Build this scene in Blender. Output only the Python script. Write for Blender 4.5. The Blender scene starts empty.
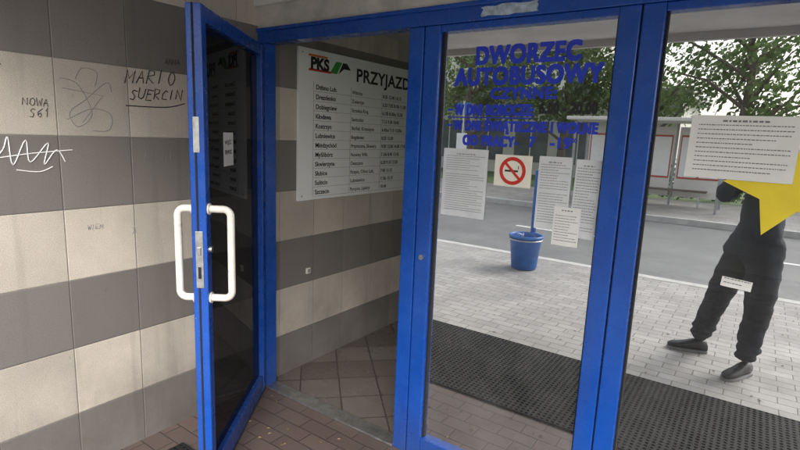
import bpy, bmesh, math, random
from mathutils import Vector, Matrix
random.seed(7)
C = bpy.context.scene.collection
sc = bpy.context.scene
sc.view_settings.view_transform='Standard'; sc.view_settings.look='None'; sc.view_settings.exposure=0

# ------------------------------------------------------------ helpers
def empty(name, loc=(0,0,0), rot=(0,0,0), parent=None):
    o=bpy.data.objects.new(name,None); C.objects.link(o); o.location=loc; o.rotation_euler=rot
    if parent: o.parent=parent
    return o
def link(name, me, mat=None, parent=None, smooth=False):
    o=bpy.data.objects.new(name,me); C.objects.link(o)
    if mat is not None: me.materials.append(mat)
    if parent: o.parent=parent
    if smooth:
        for p in me.polygons: p.use_smooth=True
    return o
def box(name, a, b, mat, parent=None, bevel=0.0):
    x0,y0,z0=a; x1,y1,z1=b
    v=[(x0,y0,z0),(x1,y0,z0),(x1,y1,z0),(x0,y1,z0),(x0,y0,z1),(x1,y0,z1),(x1,y1,z1),(x0,y1,z1)]
    f=[(0,3,2,1),(4,5,6,7),(0,1,5,4),(1,2,6,5),(2,3,7,6),(3,0,4,7)]
    me=bpy.data.meshes.new(name); me.from_pydata(v,[],f); me.update()
    o=link(name,me,mat,parent)
    if bevel:
        m=o.modifiers.new('b','BEVEL'); m.width=bevel; m.segments=2
    return o
def mesh(name,v,f,mat,parent=None,smooth=False):
    me=bpy.data.meshes.new(name); me.from_pydata(v,[],f); me.update()
    return link(name,me,mat,parent,smooth)
def tube(name, pts, r, mat, parent=None, cyc=False):
    cu=bpy.data.curves.new(name,'CURVE'); cu.dimensions='3D'; cu.bevel_depth=r; cu.bevel_resolution=4; cu.use_fill_caps=True
    lists = pts if isinstance(pts[0][0],(tuple,list,Vector)) else [pts]
    for pl in lists:
        s=cu.splines.new('POLY'); s.points.add(len(pl)-1)
        for i,p in enumerate(pl): s.points[i].co=(p[0],p[1],p[2],1)
        s.use_cyclic_u=cyc; s.use_smooth=True
    o=bpy.data.objects.new(name,cu); C.objects.link(o); cu.materials.append(mat)
    if parent: o.parent=parent
    return o
def text(name, body, loc, size, mat, parent=None, rot=(math.pi/2,0,0), off=0.0, fitw=None, ax='LEFT', shear=0, extr=0.0004, sp=1.0):
    cu=bpy.data.curves.new(name,'FONT'); cu.body=body; cu.size=size; cu.offset=off; cu.align_x=ax; cu.shear=shear; cu.extrude=extr; cu.space_character=sp
    o=bpy.data.objects.new(name,cu); C.objects.link(o); o.location=loc; o.rotation_euler=rot
    cu.materials.append(mat)
    if parent: o.parent=parent
    if fitw:
        bpy.context.view_layer.update()
        w=o.dimensions.x
        if w>0: o.scale[0]=fitw/w
    return o
def boldtext(name,body,loc,size,mat,parent,wgt,fitw,sp=1.1):
    # thick cut-vinyl lettering: the glyphs stacked with small shifts
    i=0
    for dx,dz in ((0,0),(-1,-1),(1,-1),(-1,1),(1,1),(0,1),(0,-1),(1,0),(-1,0)):
        text(name,body,(loc[0]+dx*wgt,loc[1]-.00006*i,loc[2]+dz*wgt),size,mat,parent,fitw=fitw,extr=0,sp=sp); i+=1

# ------------------------------------------------------------ materials
class NT:
    def __init__(s,name):
        s.m=bpy.data.materials.new(name); s.m.use_nodes=True; s.t=s.m.node_tree; s.n=s.t.nodes; s.l=s.t.links
        s.b=s.n['Principled BSDF']; s.out=s.n['Material Output']
    def N(s,typ,**k):
        nd=s.n.new(typ)
        for a,b in k.items(): setattr(nd,a,b)
        return nd
    def L(s,a,b): s.l.new(a,b)
    def math(s,op,a,b=None,c=None):
        nd=s.n.new('ShaderNodeMath'); nd.operation=op
        for i,x in enumerate((a,b,c)):
            if x is None: continue
            if isinstance(x,(int,float)): nd.inputs[i].default_value=x
            else: s.L(x,nd.inputs[i])
        return nd.outputs[0]
    def mix(s,f,a,b,bt='MIX'):
        nd=s.n.new('ShaderNodeMix'); nd.data_type='RGBA'; nd.blend_type=bt
        for sock,x in ((nd.inputs[0],f),(nd.inputs[6],a),(nd.inputs[7],b)):
            if isinstance(x,(int,float)): sock.default_value=x
            elif isinstance(x,tuple): sock.default_value=(*x,1) if len(x)==3 else x
            else: s.L(x,sock)
        return nd.outputs[2]
    def noise(s,scale,detail=3,vec=None,rough=.5):
        nd=s.n.new('ShaderNodeTexNoise'); nd.inputs['Scale'].default_value=scale; nd.inputs['Detail'].default_value=detail; nd.inputs['Roughness'].default_value=rough
        if vec is not None: s.L(vec,nd.inputs['Vector'])
        return nd.outputs[0]
    def pos(s):
        g=s.n.new('ShaderNodeNewGeometry'); return g.outputs['Position']
    def ramp(s,x,a,b,lo=0.,hi=1.):
        nd=s.n.new('ShaderNodeMapRange'); s.L(x,nd.inputs[0])
        nd.inputs[1].default_value=a; nd.inputs[2].default_value=b; nd.inputs[3].default_value=lo; nd.inputs[4].default_value=hi
        return nd.outputs[0]
    def bump(s,h,strength=.3,dist=.01):
        nd=s.n.new('ShaderNodeBump'); nd.inputs['Strength'].default_value=strength; nd.inputs['Distance'].default_value=dist
        s.L(h,nd.inputs['Height']); s.L(nd.outputs[0],s.b.inputs['Normal'])

def simple(name,col,rough=.5,metal=0,var=.15,nscale=8,bump=0,bscale=60,spec=None):
    t=NT(name); p=t.pos()
    n=t.noise(nscale,4,p,.6)
    f=t.ramp(n,.3,.7)
    d=tuple(c*(1-var) for c in col); u=tuple(min(1,c*(1+var)) for c in col)
    t.L(t.mix(f,d,u),t.b.inputs['Base Color'])
    t.L(t.ramp(n,.3,.7,max(0,rough-.06),min(1,rough+.08)),t.b.inputs['Roughness'])
    t.b.inputs['Metallic'].default_value=metal
    if spec is not None: t.b.inputs['Specular IOR Level'].default_value=spec
    if bump: t.bump(t.noise(bscale,3,p),bump,.004)
    return t.m

def mat_walltile():
    t=NT('banded_wall_tile'); p=t.pos()
    s=t.N('ShaderNodeSeparateXYZ'); t.L(p,s.inputs[0]); X,Y,Z=s.outputs
    h=t.math('DIVIDE',t.math('ADD',t.math('ADD',Y,X),2.45+.175+30.5),.305)
    v=t.math('DIVIDE',t.math('ADD',Z,.04+3.2*2),.32)
    row=t.math('FLOOR',v); col=t.math('FLOOR',h)
    odd=t.math('MODULO',row,2.)
    cmb=t.N('ShaderNodeCombineXYZ'); t.L(row,cmb.inputs[0]); t.L(col,cmb.inputs[1])
    wn=t.N('ShaderNodeTexWhiteNoise'); t.L(cmb.outputs[0],wn.inputs[0])
    beige=(.60,.545,.48); grey=(.215,.198,.188)
    base=t.mix(odd,grey,beige)
    base=t.mix(1.,base,t.mix(wn.outputs[0],(.82,.82,.82),(1.1,1.09,1.08)),'MULTIPLY')
    sp=t.ramp(t.noise(260,2,p),.25,.75,.74,1.24)
    g=t.N('ShaderNodeCombineColor'); [t.L(sp,g.inputs[i]) for i in range(3)]
    base=t.mix(1.,base,g.outputs[0],'MULTIPLY')
    cl=t.ramp(t.noise(2.3,6,p,.65),.35,.7)
    base=t.mix(t.math('MULTIPLY',cl,.34),base,(.17,.155,.14))
    mp=t.N('ShaderNodeMapping'); mp.inputs['Scale'].default_value=(14,14,.8); t.L(p,mp.inputs[0])
    st=t.ramp(t.noise(1.,4,mp.outputs[0]),.56,.75)
    base=t.mix(t.math('MULTIPLY',st,.28),base,(.10,.09,.08))
    sc_=t.ramp(t.noise(26,5,p,.75),.64,.74)
    base=t.mix(t.math('MULTIPLY',sc_,.5),base,(.10,.085,.075))
    low=t.ramp(Z,.0,.6,.65,0.)
    base=t.mix(t.math('MULTIPLY',low,cl),base,(.07,.06,.05))
    fx=t.math('FRACT',h); fz=t.math('FRACT',v)
    ex=t.math('MULTIPLY',t.math('MINIMUM',fx,t.math('SUBTRACT',1.,fx)),.305)
    ez=t.math('MULTIPLY',t.math('MINIMUM',fz,t.math('SUBTRACT',1.,fz)),.32)
    e=t.math('MINIMUM',ex,ez)
    j=t.ramp(e,.0008,.0022,1.,0.)
    base=t.mix(t.math('MULTIPLY',j,.7),base,(.15,.14,.13))
    t.L(base,t.b.inputs['Base Color'])
    t.L(t.ramp(t.noise(9,4,p),.3,.7,.38,.62),t.b.inputs['Roughness'])
    hh=t.math('ADD',t.ramp(e,.0008,.004,0.,1.),t.math('MULTIPLY',t.noise(180,3,p),.25))
    hh=t.math('ADD',hh,t.math('MULTIPLY',wn.outputs[0],.35))
    t.bump(hh,.5,.003)
    return t.m

def mat_blocks(name,c1,c2,red=False,w=.2,h=.1,rot=0.):
    t=NT(name); p=t.pos()
    b=t.N('ShaderNodeTexBrick'); b.inputs['Scale'].default_value=1.; b.inputs['Brick Width'].default_value=w; b.inputs['Row Height'].default_value=h
    b.inputs['Mortar Size'].default_value=.004; b.inputs['Mortar Smooth'].default_value=.4; b.inputs['Bias'].default_value=0
    b.inputs['Color1'].default_value=(*c1,1); b.inputs['Color2'].default_value=(*c2,1); b.inputs['Mortar'].default_value=(.10,.095,.09,1)
    # slightly irregular laying
    nz=t.N('ShaderNodeTexNoise'); nz.inputs['Scale'].default_value=3.; nz.inputs['Detail'].default_value=1; t.L(p,nz.inputs['Vector'])
    vm=t.N('ShaderNodeVectorMath'); vm.operation='MULTIPLY_ADD'; t.L(nz.outputs['Color'],vm.inputs[0]); vm.inputs[1].default_value=(.02,.02,0); t.L(p,vm.inputs[2])
    t.L(vm.outputs[0],b.inputs['Vector'])
    base=b.outputs['Color']
    if red:
        s=t.N('ShaderNodeSeparateXYZ'); t.L(p,s.inputs[0])
        rf=t.math('GREATER_THAN',s.outputs[1],-1.0)
        base=t.mix(rf,base,t.mix(1.,base,(.27,.185,.17),'MULTIPLY'))
    cl=t.ramp(t.noise(1.7,6,p,.7),.35,.7)
    base=t.mix(t.math('MULTIPLY',cl,.45),base,(.11,.10,.09))
    base=t.mix(t.math('MULTIPLY',t.ramp(t.noise(.55,3,p,.6),.45,.62),.25),base,(.16,.15,.14))
    base=t.mix(t.math('MULTIPLY',t.ramp(t.noise(140,2,p),.4,.7),.3),base,(.10,.09,.085))
    t.L(base,t.b.inputs['Base Color'])
    t.L(t.ramp(t.noise(2.7,3,p),.35,.65,.45,.8),t.b.inputs['Roughness'])
    t.bump(t.math('ADD',t.math('MULTIPLY',b.outputs['Fac'],-1.),t.math('MULTIPLY',t.noise(200,2,p),.25)),.6,.004)
    return t.m

def mat_glass(name,refl,tint,rough=0.0,gcol=(.96,.98,1,1),film=(.015,.09)):
    t=NT(name); t.n.remove(t.b)
    tr=t.N('ShaderNodeBsdfTransparent'); tr.inputs[0].default_value=(*tint,1)
    gl=t.N('ShaderNodeBsdfGlossy'); gl.inputs['Roughness'].default_value=rough; gl.inputs[0].default_value=gcol
    p=t.pos()
    fr=t.N('ShaderNodeFresnel'); fr.inputs[0].default_value=1.5
    f=t.math('ADD',t.math('MULTIPLY',fr.outputs[0],1-refl),refl)
    bp=t.N('ShaderNodeBump'); bp.inputs['Strength'].default_value=.05; bp.inputs['Distance'].default_value=.004
    t.L(t.noise(2.2,1,p),bp.inputs['Height']); t.L(bp.outputs[0],gl.inputs['Normal'])
    mx=t.N('ShaderNodeMixShader'); t.L(f,mx.inputs[0]); t.L(tr.outputs[0],mx.inputs[1]); t.L(gl.outputs[0],mx.inputs[2])
    df=t.N('ShaderNodeBsdfDiffuse'); df.inputs[0].default_value=(.6,.6,.58,1)
    m2=t.N('ShaderNodeMixShader'); t.L(t.ramp(t.noise(3,6,p,.7),.35,.8,film[0],film[1]),m2.inputs[0]); t.L(mx.outputs[0],m2.inputs[1]); t.L(df.outputs[0],m2.inputs[2])
    t.L(m2.outputs[0],t.out.inputs[0])
    return t.m

def mat_blue():
    t=NT('blue_gloss_paint'); p=t.pos()
    c=t.mix(t.ramp(t.noise(5,5,p,.6),.3,.7),(.007,.060,.34),(.011,.085,.43))
    scr=t.ramp(t.noise(38,6,p,.8),.66,.72)
    c=t.mix(t.math('MULTIPLY',scr,.45),c,(.03,.05,.12))
    chip=t.ramp(t.noise(60,3,p,.6),.745,.755)
    c=t.mix(t.math('MULTIPLY',chip,.7),c,(.25,.27,.30))
    mp=t.N('ShaderNodeMapping'); mp.inputs['Scale'].default_value=(22,22,1.2); t.L(p,mp.inputs[0])
    c=t.mix(t.ramp(t.noise(1.,4,mp.outputs[0]),.52,.75,0.,.22),c,(.05,.07,.12))
    s=t.N('ShaderNodeSeparateXYZ'); t.L(p,s.inputs[0])
    c=t.mix(t.ramp(s.outputs[2],0.,.3,.4,0.),c,(.05,.055,.065))
    t.L(c,t.b.inputs['Base Color'])
    t.L(t.ramp(t.noise(12,4,p),.3,.7,.16,.38),t.b.inputs['Roughness'])
    t.bump(t.noise(45,3,p),.10,.003)
    return t.m
def mat_asphalt():
    t=NT('asphalt'); p=t.pos()
    c=t.mix(t.ramp(t.noise(1.1,6,p,.7),.3,.7),(.12,.12,.122),(.19,.19,.188))
    t.L(c,t.b.inputs['Base Color']); t.b.inputs['Roughness'].default_value=.65
    t.bump(t.noise(220,2,p),.3,.004); return t.m
def mat_leaf():
    t=NT('foliage'); p=t.pos()
    c=t.mix(t.ramp(t.noise(1.3,3,p),.35,.65),(.060,.10,.028),(.13,.20,.06))
    t.L(c,t.b.inputs['Base Color']); t.b.inputs['Roughness'].default_value=.6
    tl=t.N('ShaderNodeBsdfTranslucent'); t.L(c,tl.inputs[0])
    mx=t.N('ShaderNodeMixShader'); mx.inputs[0].default_value=.45; t.L(t.b.outputs[0],mx.inputs[1]); t.L(tl.outputs[0],mx.inputs[2]); t.L(mx.outputs[0],t.out.inputs[0])
    return t.m
def mat_floor():
    t=NT('hall_floor_tile'); p=t.pos()
    b=t.N('ShaderNodeTexBrick'); b.offset=0; b.inputs['Scale'].default_value=1; b.inputs['Brick Width'].default_value=.25; b.inputs['Row Height'].default_value=.25
    b.inputs['Mortar Size'].default_value=.005; b.inputs['Color1'].default_value=(.125,.108,.098,1); b.inputs['Color2'].default_value=(.20,.178,.163,1); b.inputs['Mortar'].default_value=(.05,.045,.04,1)
    mp=t.N('ShaderNodeMapping'); mp.inputs['Rotation'].default_value=(0,0,math.radians(45)); t.L(p,mp.inputs[0]); t.L(mp.outputs[0],b.inputs['Vector'])
    c=t.mix(t.math('MULTIPLY',t.ramp(t.noise(3,6,p,.7),.35,.7),.5),b.outputs[0],(.09,.075,.065))
    t.L(c,t.b.inputs['Base Color']); t.L(t.ramp(t.noise(5,4,p),.3,.7,.20,.40),t.b.inputs['Roughness'])
    t.bump(t.math('MULTIPLY',b.outputs['Fac'],-1.),.4,.003); return t.m

M_wall=mat_walltile(); M_blue=mat_blue()
M_glass=mat_glass('window_glass',.76,(.38,.41,.41)); M_dglass=mat_glass('door_glass',.0,(.05,.05,.055),.02,(.38,.39,.42,1),(.0,.02))
M_pave=mat_blocks('paving_blocks',(.45,.43,.41),(.35,.335,.32),red=True)
M_pave2=mat_blocks('paving_blocks_far',(.44,.42,.40),(.35,.33,.315))
M_asph=mat_asphalt(); M_leaf=mat_leaf(); M_floor=mat_floor()
M_bark=simple('bark',(.13,.10,.08),.9,0,.35,6,.6,30)
M_plaster=simple('soffit_plaster',(.66,.65,.63),.8,0,.14,3,.35,70)
M_lintel=simple('lintel_plaster',(.56,.53,.49),.8,0,.25,6,.4,60)
M_render=simple('facade_render',(.58,.56,.52),.85,0,.1,2)
M_int=simple('hall_wall_paint',(.60,.58,.54),.8,0,.08)
M_ceil=simple('hall_ceiling',(.55,.55,.55),.8,0,.1)
M_paper=simple('paper',(.80,.80,.79),.6,0,.04,10)
M_paper2=simple('paper_grey',(.66,.68,.72),.5,0,.08,10)
M_board=simple('board_white',(.88,.89,.91),.35,0,.03)
M_ink=simple('black_ink',(.015,.015,.017),.6,0,.1)
M_inkg=simple('printed_grey_ink',(.20,.20,.21),.6,0,.1)
M_btxt=simple('blue_vinyl',(.018,.045,.55),.4,0,.12)
M_red=simple('red_vinyl',(.60,.03,.02),.4,0,.1)
M_redsign=simple('red_panel',(.42,.05,.04),.4,0,.15,3)
M_orange=simple('orange_vinyl',(.75,.16,.01),.4)
M_green=simple('green_vinyl',(.04,.35,.06),.4)
M_yel=simple('yellow_vinyl',(.85,.66,.03),.45,0,.08)
M_signbg=simple('sign_white',(.82,.80,.72),.4,0,.05)
M_white=simple('white_plastic',(.76,.73,.66),.3,0,.12,20)
M_steel=simple('steel',(.5,.5,.5),.35,.9,.25,30)
M_frame2=simple('grey_steel_paint',(.30,.31,.33),.4,0,.1)
M_dark=simple('dark_gap',(.01,.01,.012),.8)
M_mat=simple('black_rubber',(.016,.016,.017),.75,0,.2,20,spec=.2)
M_grass=simple('grass',(.08,.13,.035),.9,0,.4,2)
M_kerb=simple('kerb_concrete',(.46,.45,.43),.8,0,.18,5,.3)
M_wpaint=simple('white_road_paint',(.7,.7,.68),.6,0,.15,6)
M_bin=simple('blue_bin_plastic',(.02,.12,.40),.4,0,.2)
M_wht=simple('wash_white',(.80,.80,.80),.7,0,.05)
M_pale=simple('pale_render',(.66,.64,.60),.85,0,.08,1.)
M_win=simple('distant_window',(.10,.12,.14),.15,0,.3,1.)

# ------------------------------------------------------------ camera
R=Vector((.8152,.5786,.0402)).normalized(); F=Vector((-.5637,.8069,-.1734)).normalized()
R=(R-F*R.dot(F)).normalized(); U=R.cross(F).normalized()
CAM=Vector((0,-2.04,1.62))
cam=bpy.data.cameras.new('camera'); co=bpy.data.objects.new('camera',cam); C.objects.link(co)
mw=Matrix((( R.x,U.x,-F.x,CAM.x),(R.y,U.y,-F.y,CAM.y),(R.z,U.z,-F.z,CAM.z),(0,0,0,1)))
co.matrix_world=mw; cam.lens=22.9; cam.sensor_width=36; cam.clip_start=.02; cam.clip_end=1000
sc.camera=co

# ------------------------------------------------------------ world / sun
sd=Vector((.55,-.83,0)).normalized(); el=math.radians(38)
sunv=Vector((sd.x*math.cos(el),sd.y*math.cos(el),math.sin(el)))
w=bpy.data.worlds.new('World'); sc.world=w; w.use_nodes=True
nt=w.node_tree; bg=nt.nodes['Background']; sky=nt.nodes.new('ShaderNodeTexSky'); sky.sky_type='NISHITA'; sky.sun_disc=False
sky.sun_elevation=el; sky.sun_rotation=math.atan2(sd.x,sd.y); sky.dust_density=4; sky.air_density=1.6; sky.ozone_density=1
hs=nt.nodes.new('ShaderNodeHueSaturation'); hs.inputs['Saturation'].default_value=.3; hs.inputs['Value'].default_value=2.0
nt.links.new(sky.outputs[0],hs.inputs['Color']); nt.links.new(hs.outputs[0],bg.inputs[0]); bg.inputs[1].default_value=.15
sl=bpy.data.lights.new('sun','SUN'); sl.energy=2.4; sl.angle=math.radians(25); sl.color=(1,.97,.92)
so=bpy.data.objects.new('sun',sl); C.objects.link(so); so.rotation_euler=(-sunv).to_track_quat('-Z','Y').to_euler(); so.location=(5,-10,12)

# ------------------------------------------------------------ ground
mesh('ground',[(-300,-300,-.14),(300,-300,-.14),(300,300,-.14),(-300,300,-.14)],[(0,1,2,3)],M_grass)
mesh('road',[(-150,-11,-.13),(150,-11,-.13),(150,-4.9,-.13),(-150,-4.9,-.13)],[(0,1,2,3)],M_asph)
box('pavement',(-40,-4.75,-.14),(40,0,0),M_pave)
box('kerb',(-60,-4.9,-.14),(60,-4.75,.005),M_kerb,bevel=.01)
box('kerb',(-60,-11.15,-.14),(60,-11,.005),M_kerb,bevel=.01)
box('pavement',(-60,-15.5,-.14),(60,-11.15,0),M_pave2)
lm=empty('road_marking')
for i in range(-12,12):
    mesh('dash',[(i*4,-7.95,-.126),(i*4+2,-7.95,-.126),(i*4+2,-7.83,-.126),(i*4,-7.83,-.126)],[(0,1,2,3)],M_wpaint,lm)
rnd=random.Random(31); v=[];f=[]
for i in range(200):
    cx=rnd.uniform(-2.4,1.6); cy=rnd.choice((rnd.uniform(-4.6,-1.8),rnd.uniform(-.66,-.05))); s=rnd.uniform(.005,.014); a=rnd.uniform(0,6.28); k=len(v)
    for da,r_,dz_ in ((0,1.3,.002),(1.5,.6,.006),(3.1,1.2,.002),(4.6,.6,.004)): v.append((cx+math.cos(a+da)*s*r_,cy+math.sin(a+da)*s*r_,.001+dz_))
    f.append((k,k+1,k+2,k+3))
mesh('fallen_leaf_litter',v,f,simple('dry_leaf',(.18,.13,.07),.8,0,.5,30))

# ------------------------------------------------------------ station building
B=empty('station_building')
XW=-2.45
HT=2.185
box('tiled_side_wall',(-2.75,-1.78,-.14),(XW,6.2,2.35),M_wall,B)
box('floor',(XW,0.0,-.14),(6,6,.002),M_floor,B)
box('back_wall',(XW,6,-.14),(6,6.2,2.35),M_int,B)
box('east_added_opening_sill',(6,0,-.14),(6.2,6.2,.15),M_int,B)  # unseen east wall: made-up opening, added to let daylight onto the tiled wall
box('east_added_opening_head',(6,0,2.28),(6.2,6.2,2.35),M_int,B)
for i in range(5):
    box('east_added_opening_post',(6.02,.0+i*1.53,.15),(6.12,.08+i*1.53,2.28),M_blue,B)  # posts of the added, out-of-view opening that brightens the hall
box('hall_ceiling',(-2.75,0,2.35),(6.2,6.2,2.5),M_ceil,B)
box('canopy',(-2.75,-1.85,2.35),(6.2,-.001,2.6),M_plaster,B)
box('canopy_fascia',(-2.78,-1.90,2.30),(6.23,-1.851,2.66),M_render,B)
box('upper_floor',(-2.75,-.05,2.6),(6.2,6.2,6.0),M_render,B)
for i in range(4):
    box('upper_window',(-1.9+i*2.0,-.07,3.5),(-.5+i*2.0,-.052,5),M_win,B)
    box('upper_sill',(-1.95+i*2.0,-.12,3.42),(-.45+i*2.0,-.051,3.5),M_plaster,B)
box('roof_coping',(-2.85,-.15,6.0),(6.3,6.3,6.15),M_plaster,B)
box('lintel',(XW,-.030,HT+.002),(6,.2,2.348),M_lintel,B)
box('lintel_trim',(XW,-.06,2.30),(6,-.031,2.347),M_plaster,B,.004)

# ------------------------------------------------------------ blue entrance frame
E=empty('entrance_frame')
yF,yB=-.03,.05; HB=2.105
box('jamb',(XW+.001,yF,0),(-2.39,yB,HB),M_blue,E,.003)
box('header',(XW+.001,yF-.004,HB),(3.2,yB+.004,HT),M_blue,E,.003)
box('header_lip',(XW+.001,yF-.016,HT-.02),(3.2,yF-.0045,HT-.001),M_blue,E,.003)
def mull(x0,x1):
    m=(x0+x1)/2
    box('stile',(x0,yF,0),(m-.003,yB,HB-.001),M_blue,E,.004)
    box('stile',(m+.003,yF,0),(x1,yB,HB-.001),M_blue,E,.004)
    box('gap',(m-.0028,yF+.012,0),(m+.0028,yB-.01,HB-.002),M_dark,E)
mull(-1.395,-1.23); mull(-.487,-.335); mull(.56,.71); mull(1.46,1.61); box('stile',(2.4,yF,0),(2.48,yB,HB-.001),M_blue,E,.004)
panes=[(-1.23,-.487),(-.335,.56),(.71,1.46),(1.61,2.4)]
for a,b in panes:
    box('bottom_rail',(a,yF+.006,.005),(b,yB-.006,.11),M_blue,E,.003)
    box('top_rail',(a,yF+.006,2.075),(b,yB-.006,HB-.001),M_blue,E,.003)
    for bx in ((a,a+.008),(b-.008,b)): box('bead',(bx[0],-.008,.11),(bx[1],.02,2.075),M_dark,E,.001)
    mesh('glass',[(a,.006,.11),(b,.006,.11),(b,.006,2.075),(a,.006,2.075)],[(0,1,2,3)],M_glass,E)
box('facade_pier',(2.48,-.02,0),(6.0,.18,HT),M_render,B)
box('threshold',(-2.39,-.04,.003),(-1.395,.05,.016),M_steel,E,.003)
rl=random.Random(9)
vv=[];n=26
for i in range(n):
    t_=i/n; per=t_*4
    if per<1: q=(per,0)
    elif per<2: q=(1,per-1)
    elif per<3: q=(3-per,1)
    else: q=(0,4-per)
    vv.append((-1.03+.24*(q[0]+rl.uniform(-.03,.03)),yF-.0048,2.118+.040*(q[1]+rl.uniform(-.10,.10))))
mesh('torn_label',vv,[tuple(range(n))],simple('worn_label',(.42,.50,.58),.6,0,.35,40),E)
tube('mullion_lock',[(-1.27,yF,1.05),(-1.27,yF-.010,1.05)],.013,M_steel,E)

# ------------------------------------------------------------ open door leaf
D=empty('open_door',(-2.385,-.035,0),(0,0,math.radians(-54)))
Wd=.97; th=.062; z0,z1=.018,2.085; st=.082
box('hinge_stile',(0,-th,z0),(st*.8,0,z1),M_blue,D,.004)
box('lock_stile',(Wd-st*.62,-th,z0),(Wd,0,z1),M_blue,D,.004)
box('bottom_rail',(st*.8,-th+.003,z0),(Wd-st*.62,-.003,z0+.10),M_blue,D,.003)
box('top_rail',(st*.8,-th+.003,z1-.06),(Wd-st*.62,-.003,z1),M_blue,D,.003)
mesh('glass',[(st*.8,-.03,z0+.1),(Wd-st*.62,-.03,z0+.1),(Wd-st*.62,-.03,z1-.06),(st*.8,-.03,z1-.06)],[(3,2,1,0)],M_dglass,D)
box('seal',(Wd,-th*.62,z0),(Wd+.003,-th*.5,z1),M_dark,D)
for s,yb in ((1,0),(-1,-th)):
    so_=.090*s if s>0 else -.066; x=Wd-.03
    pts=[(x,yb,1.29)]
    n=6
    for k in range(n+1):
        a=k/n*math.pi/2; pts.append((x,yb+so_-.03*s+.03*s*math.sin(a),1.29-.03+.03*math.cos(a)))
    for k in range(n+1):
        a=k/n*math.pi/2; pts.append((x,yb+so_-.03*s+.03*s*math.cos(a),.91+.03-.03*math.sin(a)))
    pts.append((x,yb,.91))
    tube('handle',pts,.0155,M_white,D)
    for z in (1.29,.91): tube('handle_rosette',[(x,yb,z),(x,yb+.006*s,z)],.024,M_white,D)
box('lock_plate',(Wd+.0005,-th*.75,.96),(Wd+.0035,-th*.25,1.20),M_steel,D,.001)
box('lock_bolt',(Wd+.0035,-th*.62,1.10),(Wd+.012,-th*.38,1.135),M_steel,D,.002)
box('lock_slot',(Wd+.0036,-th*.6,1.0),(Wd+.0045,-th*.4,1.05),M_dark,D)
box('latch_plate',(Wd+.0005,-th*.7,1.52),(Wd+.0035,-th*.3,1.66),M_steel,D,.001)
tube('lock_cylinder',[(Wd-.028,0,1.12),(Wd-.028,.012,1.12)],.013,M_steel,D)
for z in (.25,1.05,1.85): tube('hinge',[(-.006,-.006,z),(-.006,-.006,z+.11)],.010,M_blue,D)
box('notice',(.515,.0-.0285,1.445),(.655,-.0275,1.60),M_paper,D)
for s,(tx,zz) in enumerate((('WEJŚĆ',1.545),('SPRAWDZIĆ',1.50))):
    text('notice_text',tx,(.64,-.0272,zz),.028,M_ink,D,rot=(math.pi/2,0,math.pi),fitw=.10)

# ------------------------------------------------------------ window lettering
S=empty('opening_hours_lettering')
y=.0056
T=[('DWORZEC',-1.068,-.628,1.935,.100,.0046),('AUTOBUSOWY',-1.161,-.531,1.850,.096,.0046),('CZYNNE:',-.985,-.705,1.790,.062,.0032),
   ('W DNI ROBOCZE:',-1.155,-.79,1.722,.060,.0034),('W DNI ŚWIĄTECZNE I WOLNE',-1.157,-.53,1.656,.056,.0032),('OD PRACY-',-1.106,-.85,1.592,.058,.0032)]
for tx,a,b,z,s,wg in T: boldtext('line',tx,(a,y,z),s,M_btxt,S,wg,b-a)
for zz in (1.738,1.671): mesh('dash',[(-1.192,y,zz),(-1.165,y,zz),(-1.165,y,zz+.009),(-1.192,y,zz+.009)],[(0,1,2,3)],M_btxt,S)
boldtext('hours','6.00 - 20.00',(-.765,y,1.732),.056,M_ink,S,.0030,.225)
boldtext('hours','7   -19',(-.80,y,1.596),.056,M_btxt,S,.0030,.17)
text('minutes','00',(-.625,y,1.618),.025,M_btxt,S,off=.0006,extr=0)
mesh('underline',[(-1.19,y,1.7075),(-.79,y,1.7075),(-.79,y,1.713),(-1.19,y,1.713)],[(0,1,2,3)],M_btxt,S)

def paper(name,x0,x1,zb,zt,rows,seed,mat=M_paper,title=True,tilt=0.,dy=.0045):
    rnd=random.Random(seed)
    P=empty(name,((x0+x1)/2,dy,(zb+zt)/2),(0,tilt,0))
    w=(x1-x0)/2; h=(zt-zb)/2
    nx,nz=6,8; v=[];f=[]
    for j in range(nz+1):
        for i in range(nx+1):
            xx=-w+2*w*i/nx; zz=-h+2*h*j/nz
            v.append((xx,-.0005-.008*max(0,(-zz/h-.6))*(.5+.5*math.sin(i*1.3+seed)),zz))
    for j in range(nz):
        for i in range(nx):
            a=j*(nx+1)+i; f.append((a,a+1,a+nx+2,a+nx+1))
    mesh('sheet',v,f,mat,P,True)
    lv=[];lf=[]
    def yy_(zz): return -.0016-.008*max(0,(-zz/h-.6))
    def bar(xa,xb,za,zb_):
        k=len(lv); lv.extend([(xa,yy_(za),za),(xb,yy_(za),za),(xb,yy_(zb_),zb_),(xa,yy_(zb_),zb_)]); lf.append((k,k+1,k+2,k+3))
    step=2*h*.86/rows
    for r in range(rows):
        zz=h*.86-r*step
        if title and r==0:
            xa=-w*.4
            while xa<w*.4: 
                L=rnd.uniform(.006,.014); bar(xa,min(xa+L,w*.45),zz-min(step*.42,.007),zz); xa+=L+.004
            continue
        if rnd.random()<.15: continue
        xa=-w*.85; end=w*rnd.choice((.85,.85,.6,.2))
        while xa<end:
            L=rnd.uniform(.003,.010); bar(xa,min(xa+L,w*.88),zz-min(step*.24,.0032),zz); xa+=L+.0022
    mesh('print',lv,lf,M_inkg,P)
    return P
paper('notice_sheet',-1.198,-.975,1.265,1.572,26,1,M_paper2)
paper('notice_sheet',-.745,-.610,1.262,1.560,24,2,M_paper2)
paper('notice_sheet',-.597,-.498,1.245,1.555,24,3,M_paper2,tilt=.02)
paper('notice_sheet',-.665,-.558,1.205,1.362,12,4,M_paper,dy=.001)
paper('notice_sheet',-.218,.088,1.518,1.728,12,15,M_paper,tilt=.01,dy=.001)
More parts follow.
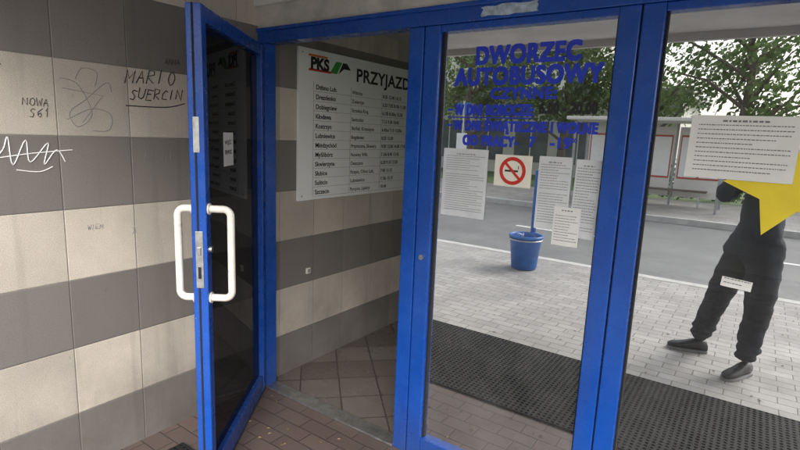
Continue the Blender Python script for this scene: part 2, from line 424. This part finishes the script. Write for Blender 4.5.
paper('notice_sheet',-.062,.027,1.150,1.183,2,6,M_paper,title=False,tilt=.08)

# no smoking sign
NS=empty('no_smoking_sign',(-.858,.005,1.49))
box('plate',(-.083,-.002,-.067),(.083,.0,.067),M_signbg,NS,.001)
def ring(name,r0,r1,yy,mat,par,n=40,cx=0,cz=0):
    v=[];f=[]
    for i in range(n):
        a=2*math.pi*i/n; v+=[(cx+r0*math.cos(a),yy,cz+r0*math.sin(a)),(cx+r1*math.cos(a),yy,cz+r1*math.sin(a))]
    for i in range(n):
        j=(i+1)%n; f.append((2*i,2*i+1,2*j+1,2*j))
    mesh(name,v,f,mat,par)
ring('ring',.044,.059,-.0030,M_red,NS)
mesh('slash',[(-.034-.004,-.0036,.034-.004),(-.034+.004,-.0036,.034+.004),(.034+.004,-.0036,-.034+.004),(.034-.004,-.0036,-.034-.004)],[(0,1,2,3)],M_red,NS)
box('cigarette',(-.035,-.0028,-.004),(.025,-.0022,.004),M_ink,NS)
box('smoke',(.024,-.0028,.008),(.027,-.0022,.022),M_ink,NS)

# yellow star sticker
v=[(0,0,0)]; 
for i in range(10):
    r=.18 if i%2==0 else .090
    a=math.radians(180+36*i+1); v.append((r*math.cos(a),0,r*math.sin(a)))
ST=mesh('star_sticker',v,[(0,i+1,(i+1)%10+1) for i in range(10)],M_yel); ST.location=(.080,.0052,1.515)

# ------------------------------------------------------------ arrivals board
A=empty('arrivals_board')
by0,by1,bz0,bz1=.27,1.78,1.17,2.14; bx=XW+.02
box('panel',(XW+.001,by0,bz0),(bx,by1,bz1),M_board,A,.002)
RT=(math.pi/2,0,math.pi/2)
text('title','PRZYJAZDY',(bx+.001,.82,1.985),.125,M_ink,A,RT,off=.003,fitw=.76,sp=1.05)
text('logo','PKS',(bx+.002,.37,2.02),.10,M_ink,A,RT,off=.005,fitw=.17)
def wallpoly(name,pts,mat,par,x): return mesh(name,[(x,a,b) for a,b in pts],[tuple(range(len(pts)))],mat,par)
wallpoly('logo_red',[(.35,2.005),(.56,2.005),(.575,2.02),(.36,2.02)],M_red,A,bx+.001)
wallpoly('logo_orange',[(.35,2.095),(.52,2.095),(.53,2.108),(.355,2.108)],M_orange,A,bx+.001)
wallpoly('logo_green',[(.55,2.01),(.62,2.01),(.67,2.09),(.61,2.09)],M_green,A,bx+.001)
wallpoly('logo_dark',[(.63,2.01),(.69,2.05),(.76,2.05),(.72,2.09),(.68,2.09)],M_ink,A,bx+.001)
rows=[('Dębno Lub.','Witnica','8.05 12.40 16.15'),('Drezdenko','Zwierzyn','6.35 7.05 8.10s 11.30 15.05'),('Dobiegniew','Strzelce Kraj.','6.10S 8.30m 12.30'),
('Kłodawa','Santocko','7.15 9.30 10.45'),('Kostrzyn','Słońsk, Krzeszyce','6.45m 7.15 12.05s'),('Lubniewice','Bogdaniec','8.25 13.30'),
('Międzychód','Przytoczna, Skwierz.','9.00 12.00 14.00 17.00'),('Myślibórz','Nowiny Wlk.','7.10s 8.40 13.45'),('Skwierzyna','Deszczno','6.20 9.10 13.20'),('Słubice','Rzepin, Ośno Lub.','7.45 11.15'),
('Sulęcin','Lubniewice','7.10s 13.15'),('Szczecin','Pyrzyce, Lipiany','10.40')]
zt=1.94; dz=(zt-bz0-.02)/len(rows)
for i,(a,b,c) in enumerate(rows):
    z=zt-dz*(i+.75)
    for tx,yy,s,of in ((a,.42,.042,.0010),(b,.78,.036,.0005),(c,1.14,.036,.0008)):
        if tx: text('row',tx,(bx+.001,yy,z),s,M_ink,A,RT,off=of,extr=.0002)
    box('rule',(bx,.40,z-.014),(bx+.0008,1.74,z-.0125),M_inkg,A)
for yy in (.40,.77,1.13,1.74): box('rule_v',(bx,yy,bz0+.03),(bx+.0009,yy+.0015,zt),M_inkg,A)
for yy in (by0+.03,by1-.03):
    for z in (bz0+.03,bz1-.03): tube('screw',[(bx,yy,z),(bx+.004,yy,z)],.006,M_steel,A)
SW=empty('wall_switch'); box('plate',(XW+.001,.36,.66),(XW+.012,.40,.70),M_white,SW,.003); box('rocker',(XW+.012,.368,.668),(XW+.016,.392,.692),M_frame2,SW,.002)

# ------------------------------------------------------------ graffiti strokes on the wall
LT={'M':[[(0,0),(.02,1),(.3,.4),(.58,1),(.62,0)]],'A':[[(0,0),(.3,1),(.6,0)],[(.1,.4),(.5,.38)]],'R':[[(0,0),(0,1),(.45,.95),(.5,.65),(0,.5),(.55,0)]],
'I':[[(.2,0),(.22,1)]],'O':[[(.3+.28*math.cos(a*.52),.5+.5*math.sin(a*.52)) for a in range(13)]],'S':[[(.55,.9),(.25,1),(.05,.75),(.5,.38),(.38,.04),(0,.1)]],
'U':[[(0,1),(.05,.15),(.3,0),(.55,.15),(.6,1)]],'E':[[(.55,1),(0,1),(0,0),(.55,0)],[(0,.5),(.4,.5)]],'C':[[(.55,.85),(.3,1),(.05,.6),(.1,.15),(.55,.05)]],
'N':[[(0,0),(0,1),(.55,0),(.55,1)]],'W':[[(0,1),(.15,0),(.3,.7),(.45,0),(.6,1)]],'6':[[(.5,1),(.1,.6),(.05,.2),(.3,0),(.5,.25),(.3,.5),(.08,.3)]],'1':[[(.05,.7),(.3,1),(.3,0)]],
'L':[[(0,1),(0,0),(.5,0)]],'Z':[[(0,1),(.55,1),(0,0),(.6,0)]],'G':[[(.55,.85),(.3,1),(.05,.6),(.1,.1),(.5,.05),(.55,.45),(.3,.45)]],'X':[[(0,0),(.6,1)],[(0,1),(.6,0)]],'H':[[(0,0),(0,1)],[(.5,0),(.5,1)],[(0,.5),(.5,.5)]]}
def cr_(pts,n=5):
    out=[]
    P_=[pts[0]]+list(pts)+[pts[-1]]
    for i in range(1,len(P_)-2):
        p0,p1,p2,p3=[Vector(q) for q in P_[i-1:i+3]]
        for k in range(n):
            t=k/n; out.append(tuple(.5*((2*p1)+(p2-p0)*t+(2*p0-5*p1+4*p2-p3)*t*t+(3*p1-p0-3*p2+p3)*t**3)))
    out.append(tuple(pts[-1])); return out
def word(wd,y0,z0,s,sl=.1,slope=0,rnd=random.Random(3),adv=.8):
    out=[];yy=y0
    for ch in wd:
        if ch in LT:
            for st_ in LT[ch]:
                j=rnd.uniform(-.10,.10)
                out.append([(XW+.0005,yy+(px+sl*pz+rnd.uniform(-.06,.06))*s,z0+(yy-y0)*slope+(pz+j+rnd.uniform(-.05,.05))*s) for px,pz in st_])
        yy+=s*adv
    return out
def scr(pts): return cr_([(XW+.0005,a,b) for a,b in pts])
tube('graffiti',word('MARIO',-.80,1.81,.060,.25,.05,adv=.86)+word('SUERCIN',-.78,1.735,.048,.25,.08,adv=.80)+[scr([(-.80,1.705),(-.60,1.71),(-.50,1.735)])],.0024,M_ink)
tube('graffiti',word('NOWA',-1.21,1.68,.030,.1)+word('S61',-1.19,1.635,.034,.1),.0014,M_ink)
tube('graffiti',word('ANNA',-.60,1.92,.026,.1),.0012,M_ink)
tube('graffiti',word('OLE',-.60,1.50,.040,.1)+word('LECH',-.72,1.45,.045,.1)+word('X',-.80,1.10,.03)+word('WIEM',-1.0,1.14,.022,.1),.0010,M_inkg)
tube('graffiti',[scr([(-1.34,1.44),(-1.29,1.50),(-1.27,1.55),(-1.26,1.44),(-1.21,1.54),(-1.20,1.45),(-1.13,1.53),(-1.15,1.44),(-1.10,1.50),(-1.07,1.45)]),scr([(-1.36,1.46),(-1.2,1.485),(-1.04,1.50)]),scr([(-1.25,1.42),(-1.17,1.41),(-1.12,1.43)])],.0022,M_wht)
tube('graffiti',[scr([(-1.07,1.80),(-1.0,1.78),(-.95,1.66),(-1.01,1.60),(-1.04,1.66),(-.97,1.72),(-.88,1.80),(-.86,1.76)]),scr([(-1.05,1.63),(-.95,1.68),(-.87,1.66),(-.88,1.59),(-.95,1.585)]),scr([(-1.01,1.80),(-.98,1.85),(-.92,1.84),(-.93,1.78)]),[(XW+.0005,-1.06,1.76),(XW+.0005,-.90,1.74),(XW+.0005,-.99,1.62)]],.0012,M_inkg)
tube('graffiti',[scr([(-1.37,1.62),(-1.35,1.78),(-1.33,1.66),(-1.30,1.75),(-1.31,1.60)]),scr([(-1.36,1.86),(-1.31,1.84),(-1.33,1.80),(-1.27,1.83)])],.0018,M_ink)

# ------------------------------------------------------------ rubber mat with holes
def rubber_mat(x0,y0,nx,ny,p):
    v=[];f=[];H=.014
    for i in range(nx):
        for j in range(ny):
            ox=x0+i*p; oy=y0+j*p; k=len(v); c=p/2; r=p*.33
            outer=[(0,0),(c,0),(p,0),(p,c),(p,p),(c,p),(0,p),(0,c)]
            for a,b in outer: v.append((ox+a,oy+b,H))
            inner=[]
            for q in range(8):
                an=math.radians(225+45*q); inner.append((c+r*math.cos(an),c+r*math.sin(an)))
            for a,b in inner: v.append((ox+a,oy+b,H))
            for a,b in inner: v.append((ox+a,oy+b,.003))
            for q in range(8):
                n=(q+1)%8
                f.append((k+q,k+n,k+8+n,k+8+q)); f.append((k+8+q,k+8+n,k+16+n,k+16+q))
    x1=x0+nx*p;y1=y0+ny*p;k=len(v)
    v+= [(x0,y0,.002),(x1,y0,.002),(x1,y1,.002),(x0,y1,.002),(x0,y0,H),(x1,y0,H),(x1,y1,H),(x0,y1,H)]
    f+=[(k,k+1,k+5,k+4),(k+1,k+2,k+6,k+5),(k+2,k+3,k+7,k+6),(k+3,k,k+4,k+7)]
    return mesh('rubber_doormat',v,f,M_mat)
rubber_mat(-2.25,-1.69,122,31,.032)

# ------------------------------------------------------------ litter bin on a post
LB=empty('litter_bin',(-2.33,-4.1,0))
def lathe(name,prof,n,mat,par):
    v=[];f=[]
    for r,z in prof:
        for i in range(n):
            a=2*math.pi*i/n; v.append((r*math.cos(a),r*math.sin(a),z))
    for j in range(len(prof)-1):
        for i in range(n):
            a=j*n+i;b=j*n+(i+1)%n; f.append((a,b,b+n,a+n))
    return mesh(name,v,f,mat,par,True)
lathe('bucket',[(0,.004),(.15,.004),(.16,.014),(.20,.40),(.215,.41),(.215,.44),(.195,.44),(.19,.41),(.15,.04),(0,.04)],24,M_bin,LB)
tube('post',[(0,-.24,0),(0,-.24,1.25)],.035,M_bin,LB)
tube('hoop',[(.208*math.cos(a*.262),.208*math.sin(a*.262),.385) for a in range(24)],.008,M_steel,LB,True)
box('bracket',(-.02,-.25,.36),(.02,-.19,.40),M_steel,LB)
tube('post_foot',[(0,-.24,0),(0,-.24,.02)],.09,M_bin,LB)
rnd=random.Random(2)
for k in range(5):
    a=rnd.uniform(0,6.28); c=Vector((math.cos(a)*.09,math.sin(a)*.09,.41)); 
    mesh('litter',[tuple(c+Vector((rnd.uniform(-.07,.07),rnd.uniform(-.07,.07),rnd.uniform(-.02,.06)))) for _ in range(4)],[(0,1,2),(1,2,3)],M_paper2,LB)

# ------------------------------------------------------------ bus shelter, timetable boards
def shelter(x,y,w):
    Sx=empty('bus_shelter',(x,y,0))
    for xx in (-w/2,-w/6,w/6,w/2):
        box('post',(xx-.03,-.7,0),(xx+.03,-.64,2.25),M_frame2,Sx,.005)
    for xx in (-w/2,w/2): box('front_post',(xx-.03,.6,0),(xx+.03,.66,2.25),M_frame2,Sx,.005)
    box('roof',(-w/2-.2,-.9,2.25),(w/2+.2,.9,2.34),M_pale,Sx,.02)
    box('bench',(-w/2+.3,-.55,.43),(w/2-.3,-.2,.47),M_bark,Sx,.01)
    for xx in (-w/2+.5,w/2-.5): box('bench_leg',(xx,-.4,0),(xx+.05,-.35,.43),M_steel,Sx)
    for i,xx in enumerate((-w/2+.06,-w/6+.06,w/6+.06)):
        box('back_panel',(xx,-.68,.25),(xx+w/3-.12,-.65,2.15),M_pale,Sx)
        for k in range(2):
            if (i+k)%3==1: continue
            xa=xx+.08+k*(w/3-.2)/2; xb=xa+(w/3-.2)/2-.06
            box('poster_frame',(xa-.03,-.645,.75),(xb+.03,-.637,1.93),M_redsign,Sx)
            box('poster',(xa,-.636,.80),(xb,-.63,1.88),M_paper,Sx)
shelter(-2.6,-13.3,3.6)
def stopsign(x,y):
    s=empty('bus_stop_sign',(x,y,0)); tube('pole',[(0,0,0),(0,0,2.7)],.03,M_steel,s)
    box('flag',(-.22,-.012,2.3),(.22,.012,2.65),M_bin,s,.004); box('timetable',(-.17,.03,1.15),(.17,.05,1.75),M_paper,s,.004)
stopsign(-7.4,-11.6)

# ------------------------------------------------------------ parked cars across the road
def car(x,y,col,flip=1):
    K=empty('parked_car',(x,y,-.13))
    cm=simple('car_paint',col,.25,0,.05)
    xs=[-2.12,-2.0,-1.55,-1.15,-.55,0,.6,1.1,1.6,1.95,2.12]
    top=[.72,.90,.97,1.00,1.38,1.45,1.42,1.18,.98,.93,.70]
    wid=[.62,.78,.84,.85,.85,.85,.85,.85,.84,.78,.62]
    v=[];f=[]
    for X_,T_,W_ in zip(xs,top,wid):
        cab=max(0,T_-.98); wt=W_-.04-cab*.42; sh=min(T_,.93)
        sec=[(W_*.92,.22),(W_,.40),(W_,.68),(W_-.02,sh-.02),(wt,T_-.03),(wt-.12,T_)]
        for a,b in sec: v.append((X_*flip,a,b))
        for a,b in reversed(sec): v.append((X_*flip,-a,b))
    n=12
    for i in range(len(xs)-1):
        for j in range(n):
            q=(j+1)%n; f.append((i*n+j,i*n+q,(i+1)*n+q,(i+1)*n+j))
    f.append(tuple(range(n))); f.append(tuple(range((len(xs)-1)*n,len(xs)*n)))
    o=mesh('body',v,f,cm,K,True); m=o.modifiers.new('s','SUBSURF'); m.levels=1; m.render_levels=2
    for sgn in (-1,1):
        mesh('side_window',[(-.92*flip,.835*sgn,1.0),(-.50*flip,.70*sgn,1.31),(.02*flip,.675*sgn,1.37),(.02*flip,.84*sgn,.99)],[(0,1,2,3)],M_win,K)
        mesh('side_window',[(.08*flip,.84*sgn,.99),(.08*flip,.675*sgn,1.37),(.60*flip,.69*sgn,1.34),(.98*flip,.80*sgn,1.03)],[(0,1,2,3)],M_win,K)
        for wx in (-1.35,1.35):
            tube('wheel_arch',[(wx*flip,sgn*.70,.33),(wx*flip,sgn*.853,.33)],.36,M_dark,K)
            tube('wheel',[(wx*flip,sgn*.70,.31),(wx*flip,sgn*.865,.31)],.31,M_mat,K); tube('hub',[(wx*flip,sgn*.866,.31),(wx*flip,sgn*.876,.31)],.19,M_steel,K)
        box('lamp',(-2.10*flip-.02,sgn*.60-.12,.66),(-2.10*flip+.02,sgn*.60+.12,.78),M_red,K,.01)
car(-12.2,-9.9,(.62,.63,.64)); car(-19.5,-9.9,(.10,.11,.14),-1)

# ------------------------------------------------------------ pale low pavilion + apartment block beyond trees
PV=empty('pale_pavilion')
box('walls',(-34,-31,-.14),(-3.2,-24,3.8),M_pale,PV)
box('roof',(-34.4,-31.4,3.8),(-2.8,-23.5,4.15),M_frame2,PV)
for i in range(12):
    xx=-33+i*2.45
    box('shop_window',(xx,-24.03,.5),(xx+1.8,-23.97,2.6),M_win,PV); box('window_bar',(xx+.87,-23.965,.5),(xx+.93,-23.94,2.6),M_wht,PV)
AB=empty('apartment_block')
box('walls',(-62,-62,-.14),(-14,-50,14),M_pale,AB)
for fl in range(5):
    for i in range(15):
        xx=-60+i*3.1; zz=1.2+fl*2.7
        box('window',(xx,-50.02,zz),(xx+1.6,-49.97,zz+1.4),M_win,AB)
box('roof',(-62.3,-62.3,14),(-13.7,-49.7,14.4),M_frame2,AB)

# ------------------------------------------------------------ trees
def tree(x,y,h,cr,seed,nl=5000,low=.28):
    rnd=random.Random(seed); T_=empty('deciduous_tree',(x,y,-.14))
    v=[];f=[]
    def limb(p0,p1,r0,r1,n=7):
        d=(p1-p0).normalized(); a=d.orthogonal().normalized(); b=d.cross(a); k=len(v)
        for p,r in ((p0,r0),(p1,r1)):
            for i in range(n):
                an=2*math.pi*i/n; v.append(tuple(p+a*math.cos(an)*r+b*math.sin(an)*r))
        for i in range(n): j=(i+1)%n; f.append((k+i,k+j,k+n+j,k+n+i))
    pts=[Vector((0,0,0))]
    for i in range(1,6): pts.append(Vector((rnd.uniform(-.15,.15)*i*.5,rnd.uniform(-.15,.15)*i*.5,h*.8*i/5)))
    for i in range(5): limb(pts[i],pts[i+1],h*.022*(1-i*.17),h*.022*(1-(i+1)*.17))
    tips=[]
    for i in range(16):
        base=pts[1].lerp(pts[5],rnd.random()) if i>3 else pts[2]
        an=rnd.uniform(0,6.28); L=cr*rnd.uniform(.55,.95)*(1.05-.5*base.z/h)
        mid=base+Vector((math.cos(an)*L*.5,math.sin(an)*L*.5,L*.35)); tip=base+Vector((math.cos(an)*L,math.sin(an)*L,L*rnd.uniform(.4,.9)))
        limb(base,mid,h*.008,h*.005,5); limb(mid,tip,h*.005,h*.002,5); tips+= [mid,tip]
    tips+=[pts[5],pts[4]]
    mesh('trunk',v,f,M_bark,T_,True)
    v2=[];f2=[]
    cl=[(t+Vector((rnd.gauss(0,.3),rnd.gauss(0,.3),rnd.gauss(0,.3))),rnd.uniform(.5,1.1)*cr*.30) for t in tips for _ in range(2)]
    for i in range(nl):
        c,r=rnd.choice(cl); d=Vector((rnd.gauss(0,1),rnd.gauss(0,1),rnd.gauss(0,.8)))
        d=d.normalized()*r*rnd.random()**.45; p=c+d
        if p.z<h*low: continue
        s=rnd.uniform(.06,.13); n=Vector((rnd.gauss(0,1),rnd.gauss(0,1),rnd.gauss(0,1)+.6)).normalized(); a=n.orthogonal().normalized()*s; b=n.cross(a)*.6; k=len(v2)
        v2+= [tuple(p-a),tuple(p+b),tuple(p+a),tuple(p-b)]; f2.append((k,k+1,k+2,k+3))
    mesh('crown',v2,f2,M_leaf,T_)
specs=[(-20,-19,9.5,3.4),(-15.0,-20,8.5,3.2),(-10.8,-18.5,9,3.3),(-7.0,-19.5,9.0,3.2),(-4.0,-20.5,9.5,3.4),(-.8,-18.5,9.5,3.8),(4.0,-20,9,3.4),(9,-22,9,3.5)]
for i,(x,y_,h,cr) in enumerate(specs): tree(x,y_,h,cr,20+i)
rnd=random.Random(5); v2=[];f2=[]
for i in range(6000):
    p=Vector((rnd.uniform(-4.5,12),-16.8+rnd.gauss(0,.35),abs(rnd.gauss(.5,.35)))); s=rnd.uniform(.05,.11)
    if p.z>1.4: continue
    n=Vector((rnd.gauss(0,1),rnd.gauss(0,1),rnd.gauss(0,1))).normalized(); a=n.orthogonal().normalized()*s; b=n.cross(a)*.6; k=len(v2)
    v2+=[tuple(p-a),tuple(p+b),tuple(p+a),tuple(p-b)]; f2.append((k,k+1,k+2,k+3))
mesh('hedge',v2,f2,M_leaf)

# ------------------------------------------------------------ photographer (seen in the glass)
PM_j=simple('jacket_cloth',(.032,.038,.055),.85,0,.3,10,.6,70); PM_t=simple('trouser_cloth',(.026,.029,.040),.9,0,.25,10,.5,60)
PM_sk=simple('skin',(.50,.29,.20),.5,0,.08,20); PM_sh=simple('shoe_leather',(.03,.03,.032),.45,0,.2); PM_hair=simple('hair',(.035,.022,.014),.6,0,.3,60)
PM_sole=simple('shoe_sole',(.25,.25,.25),.7)
P=empty('photographer')
def skin(name,verts,edges,radii,root,sub=2):
    me=bpy.data.meshes.new(name); me.from_pydata([tuple(v) for v in verts],edges,[]); o=bpy.data.objects.new(name,me); C.objects.link(o)
    m=o.modifiers.new('skin','SKIN'); 
    for i,r in enumerate(radii):
        rr=r if isinstance(r,tuple) else (r,r); me.skin_vertices[0].data[i].radius=rr; me.skin_vertices[0].data[i].use_root=(i==root)
    m.use_smooth_shade=True; m.branch_smoothing=.3
    s=o.modifiers.new('sub','SUBSURF'); s.levels=sub; s.render_levels=sub
    bpy.context.view_layer.update(); dg=bpy.context.evaluated_depsgraph_get()
    m2=bpy.data.meshes.new_from_object(o.evaluated_get(dg)); bpy.data.objects.remove(o)
    return m2
V=Vector
pel=V((.04,-2.44,.93)); waist=V((.05,-2.44,1.10)); chest=V((.06,-2.44,1.30)); up=V((.06,-2.44,1.43)); neck=V((.055,-2.43,1.53)); nk2=V((.05,-2.42,1.60))
sR=Vector((.8,.6,0)).normalized()
ls=up-sR*.17; rs=up+sR*.17
le=V((-.21,-2.33,1.27)); lw=V((-.105,-2.155,1.50)); re=V((.31,-2.17,1.24)); rw=V((.125,-2.04,1.50))
lh=pel-sR*.10-V((0,0,.09)); rh=pel+sR*.09-V((0,0,.09))
lk=V((-.145,-2.43,.49)); la=V((-.235,-2.53,.10)); rk=V((.115,-2.27,.49)); ra=V((.085,-2.24,.10))
verts=[pel,waist,chest,up,neck,nk2, ls,ls.lerp(le,.5),le,lw, rs,rs.lerp(re,.5),re,rw, lh,lh.lerp(lk,.5),lk,lk.lerp(la,.35),la, rh,rh.lerp(rk,.5),rk,rk.lerp(ra,.35),ra]
edges=[(0,1),(1,2),(2,3),(3,4),(4,5),(3,6),(6,7),(7,8),(8,9),(3,10),(10,11),(11,12),(12,13),(0,14),(14,15),(15,16),(16,17),(17,18),(0,19),(19,20),(20,21),(21,22),(22,23)]
rad=[(.20,.165),(.195,.155),(.215,.16),(.15,.12),.068,.060, .092,.076,.064,.044, .092,.076,.064,.044, .125,.112,.088,.086,.070, .125,.112,.088,.086,.070]
bm_=skin('body',verts,edges,rad,0,3)
bm_.materials.clear()
for m in (PM_j,PM_t,PM_sk): bm_.materials.append(m)
for p in bm_.polygons:
    c=p.center; p.use_smooth=True
    if c.z<.86: p.material_index=1
    elif (c-neck).length<.12 and c.z>1.535 and (c.xy-neck.xy).length<.075: p.material_index=2
    else: p.material_index=0
from mathutils import noise as mn
for v_ in bm_.vertices:
    c=v_.co
    if .86<=c.z<1.0:
        d=(c.xy-pel.xy); k=.07; c.x+=d.x*k; c.y+=d.y*k
    if c.z<1.45:
        amp=.010 if c.z<.86 else .012
        nz=mn.noise(Vector((c.x*9,c.y*9,c.z*16)))+.5*mn.noise(Vector((c.x*20,c.y*20,c.z*34)))
        if c.z<.25: nz+=.8*math.sin(c.z*95+c.x*8)
        nrm=v_.normal; c.x+=nrm.x*amp*nz; c.y+=nrm.y*amp*nz
link('body',bm_,None,P)
def shoe(name,ank,td):
    td=Vector((td[0],td[1],0)).normalized(); sd_=Vector((-td.y,td.x,0)); base=Vector((ank.x,ank.y,0))-td*.075
    secs=[(0,.022,.05),(.012,.032,.085),(.06,.037,.10),(.11,.040,.088),(.16,.045,.066),(.21,.048,.052),(.25,.043,.044),(.275,.028,.034),(.285,.010,.026)]
    v=[];f=[];n=14
    for s_,hw,ht in secs:
        for i in range(n):
            a=2*math.pi*i/n; yy=math.cos(a)*hw; zz=.014+ht*.5*(1+math.sin(a)) if math.sin(a)>-.5 else .018
            if math.sin(a)<0: zz=max(.018,zz)
            v.append(tuple(base+td*s_+sd_*yy+Vector((0,0,zz))))
    for j in range(len(secs)-1):
        for i in range(n):
            q=(i+1)%n; f.append((j*n+i,j*n+q,(j+1)*n+q,(j+1)*n+i))
    f.append(tuple(range(n))); f.append(tuple(range((len(secs)-1)*n,len(secs)*n)))
    mesh(name,v,f,PM_sh,P,True)
    v=[];f=[]; m_=len(secs)
    for z in (.001,.020):
        for s_,hw,_ in secs: v.append(tuple(base+td*s_+sd_*(hw+.004)+Vector((0,0,z))))
        for s_,hw,_ in reversed(secs): v.append(tuple(base+td*s_-sd_*(hw+.004)+Vector((0,0,z))))
    k=2*m_; f=[tuple(range(k)),tuple(range(k,2*k))]+[(i,(i+1)%k,k+(i+1)%k,k+i) for i in range(k)]
    mesh('sole',v,f,PM_sole,P)
shoe('shoe',la,(-.95,.25)); shoe('shoe',ra,(-.5,.86))
# head
hc=V((.045,-2.40,1.70)); fd=V((-.56,.80,-.1)).normalized()
bmh=bmesh.new(); bmesh.ops.create_uvsphere(bmh,u_segments=40,v_segments=28,radius=1)
fx=fd.cross(V((0,0,1))).normalized(); fz=fx.cross(fd).normalized()
for v_ in bmh.verts:
    x_,y_,z_=v_.co
    X_=x_*.078*(1-.18*max(0,-z_)); Y_=y_*.097*(1-.10*max(0,-z_)) ; Z_=z_*.118
    if y_>.3:
        nose=math.exp(-((x_/.16)**2))*math.exp(-(((z_+.12)/.2)**2)); Y_+=nose*.020
        for ex in (-.38,.38): Y_-=.009*math.exp(-(((x_-ex)/.2)**2))*math.exp(-(((z_-.08)/.13)**2))
        Y_+=.006*math.exp(-((x_/.3)**2))*math.exp(-(((z_+.50)/.08)**2)); Y_+=.010*math.exp(-((x_/.35)**2))*math.exp(-(((z_+.85)/.15)**2))
    v_.co=hc+fx*X_+fd*Y_+fz*Z_
mh=bpy.data.meshes.new('head'); bmh.to_mesh(mh); link('head',mh,PM_sk,P,True)
bmh=bmesh.new(); bmesh.ops.create_uvsphere(bmh,u_segments=32,v_segments=24,radius=1)
dl=[v_ for v_ in bmh.verts if (v_.co.z<-.15) or (v_.co.y>.25 and v_.co.z<.55)]
bmesh.ops.delete(bmh,geom=dl,context='VERTS')
for v_ in bmh.verts:
    x_,y_,z_=v_.co; k=1+.03*math.sin(x_*23)*math.sin(z_*19+y_*11)
    v_.co=hc+fx*x_*.086*k+fd*y_*.105*k+fz*z_*.128*k
mh=bpy.data.meshes.new('hair'); bmh.to_mesh(mh); link('hair',mh,PM_hair,P,True)
for s in (-1,1):
    tube('ear',[hc+fx*s*.078+fz*.03-fd*.005,hc+fx*s*.086+fz*.02-fd*.012,hc+fx*s*.084-fz*.012-fd*.008,hc+fx*s*.076-fz*.03],.008,PM_sk,P)
    bmh=bmesh.new(); bmesh.ops.create_uvsphere(bmh,u_segments=12,v_segments=8,radius=.011,matrix=Matrix.Translation(hc+fx*s*.03+fd*.083+fz*.01)); mh=bpy.data.meshes.new('eye'); bmh.to_mesh(mh); link('eye',mh,M_wht,P,True)
    bmh=bmesh.new(); bmesh.ops.create_uvsphere(bmh,u_segments=12,v_segments=8,radius=.005,matrix=Matrix.Translation(hc+fx*s*.03+fd*.0925+fz*.01)); mh=bpy.data.meshes.new('iris'); bmh.to_mesh(mh); link('iris',mh,PM_hair,P,True)
    tube('eyebrow',[hc+fx*s*.016+fd*.093+fz*.028,hc+fx*s*.03+fd*.091+fz*.032,hc+fx*s*.045+fd*.082+fz*.027],.003,PM_hair,P)
tube('lips',[hc+fx*.022+fd*.086-fz*.055,hc+fd*.096-fz*.053,hc-fx*.022+fd*.086-fz*.055],.004,simple('lip',(.42,.16,.13),.5),P)
# phone
pc=CAM-F*.022
PH=empty('phone'); PH.parent=P
v=[]
for sx in (-1,1):
    for sy in (-1,1):
        for sz in (-1,1): v.append(pc+R*sx*.077+U*sy*.037+F*sz*.004)
ph=mesh('case',v,[(0,1,3,2),(4,6,7,5),(0,4,5,1),(2,3,7,6),(0,2,6,4),(1,5,7,3)],M_dark,PH); b_=ph.modifiers.new('b','BEVEL'); b_.width=.003; b_.segments=2
# hands
for s,wr in ((-1,lw),(1,rw)):
    end=pc+R*s*.092-F*.012
    k1=end-U*.005
    vs=[wr,wr.lerp(k1,.5),k1-U*.02,k1+U*.012]; ed=[(0,1),(1,2),(2,3)]; rr=[(.028,.022),(.034,.019),(.036,.018),(.030,.014)]
    me=skin('palm',vs,ed,rr,0); me.materials.clear(); link('palm',me,PM_sk,P)
    for i,(du,L) in enumerate(((.030,.034),(.012,.040),(-.006,.036),(-.024,.028))):
        b0=end+U*du; vs=[b0,b0+F*.014+R*s*.002,b0+F*.026-R*s*.006,b0+F*.026-R*s*(.006+L*.55),b0+F*.024-R*s*(.006+L)]
        me=skin('finger',vs,[(0,1),(1,2),(2,3),(3,4)],[.010,.0095,.009,.0082,.007],0); me.materials.clear(); link(('index','middle','ring','little')[i],me,PM_sk,P)
    b0=wr.lerp(k1,.6)-F*.006; vs=[b0,b0+U*.018-F*.012-R*s*.012,b0+U*.036-F*.010-R*s*.030,b0+U*.05-F*.004-R*s*.045]
    me=skin('thumb',vs,[(0,1),(1,2),(2,3)],[.013,.012,.0105,.0085],0); me.materials.clear(); link('thumb',me,PM_sk,P)
print('done')
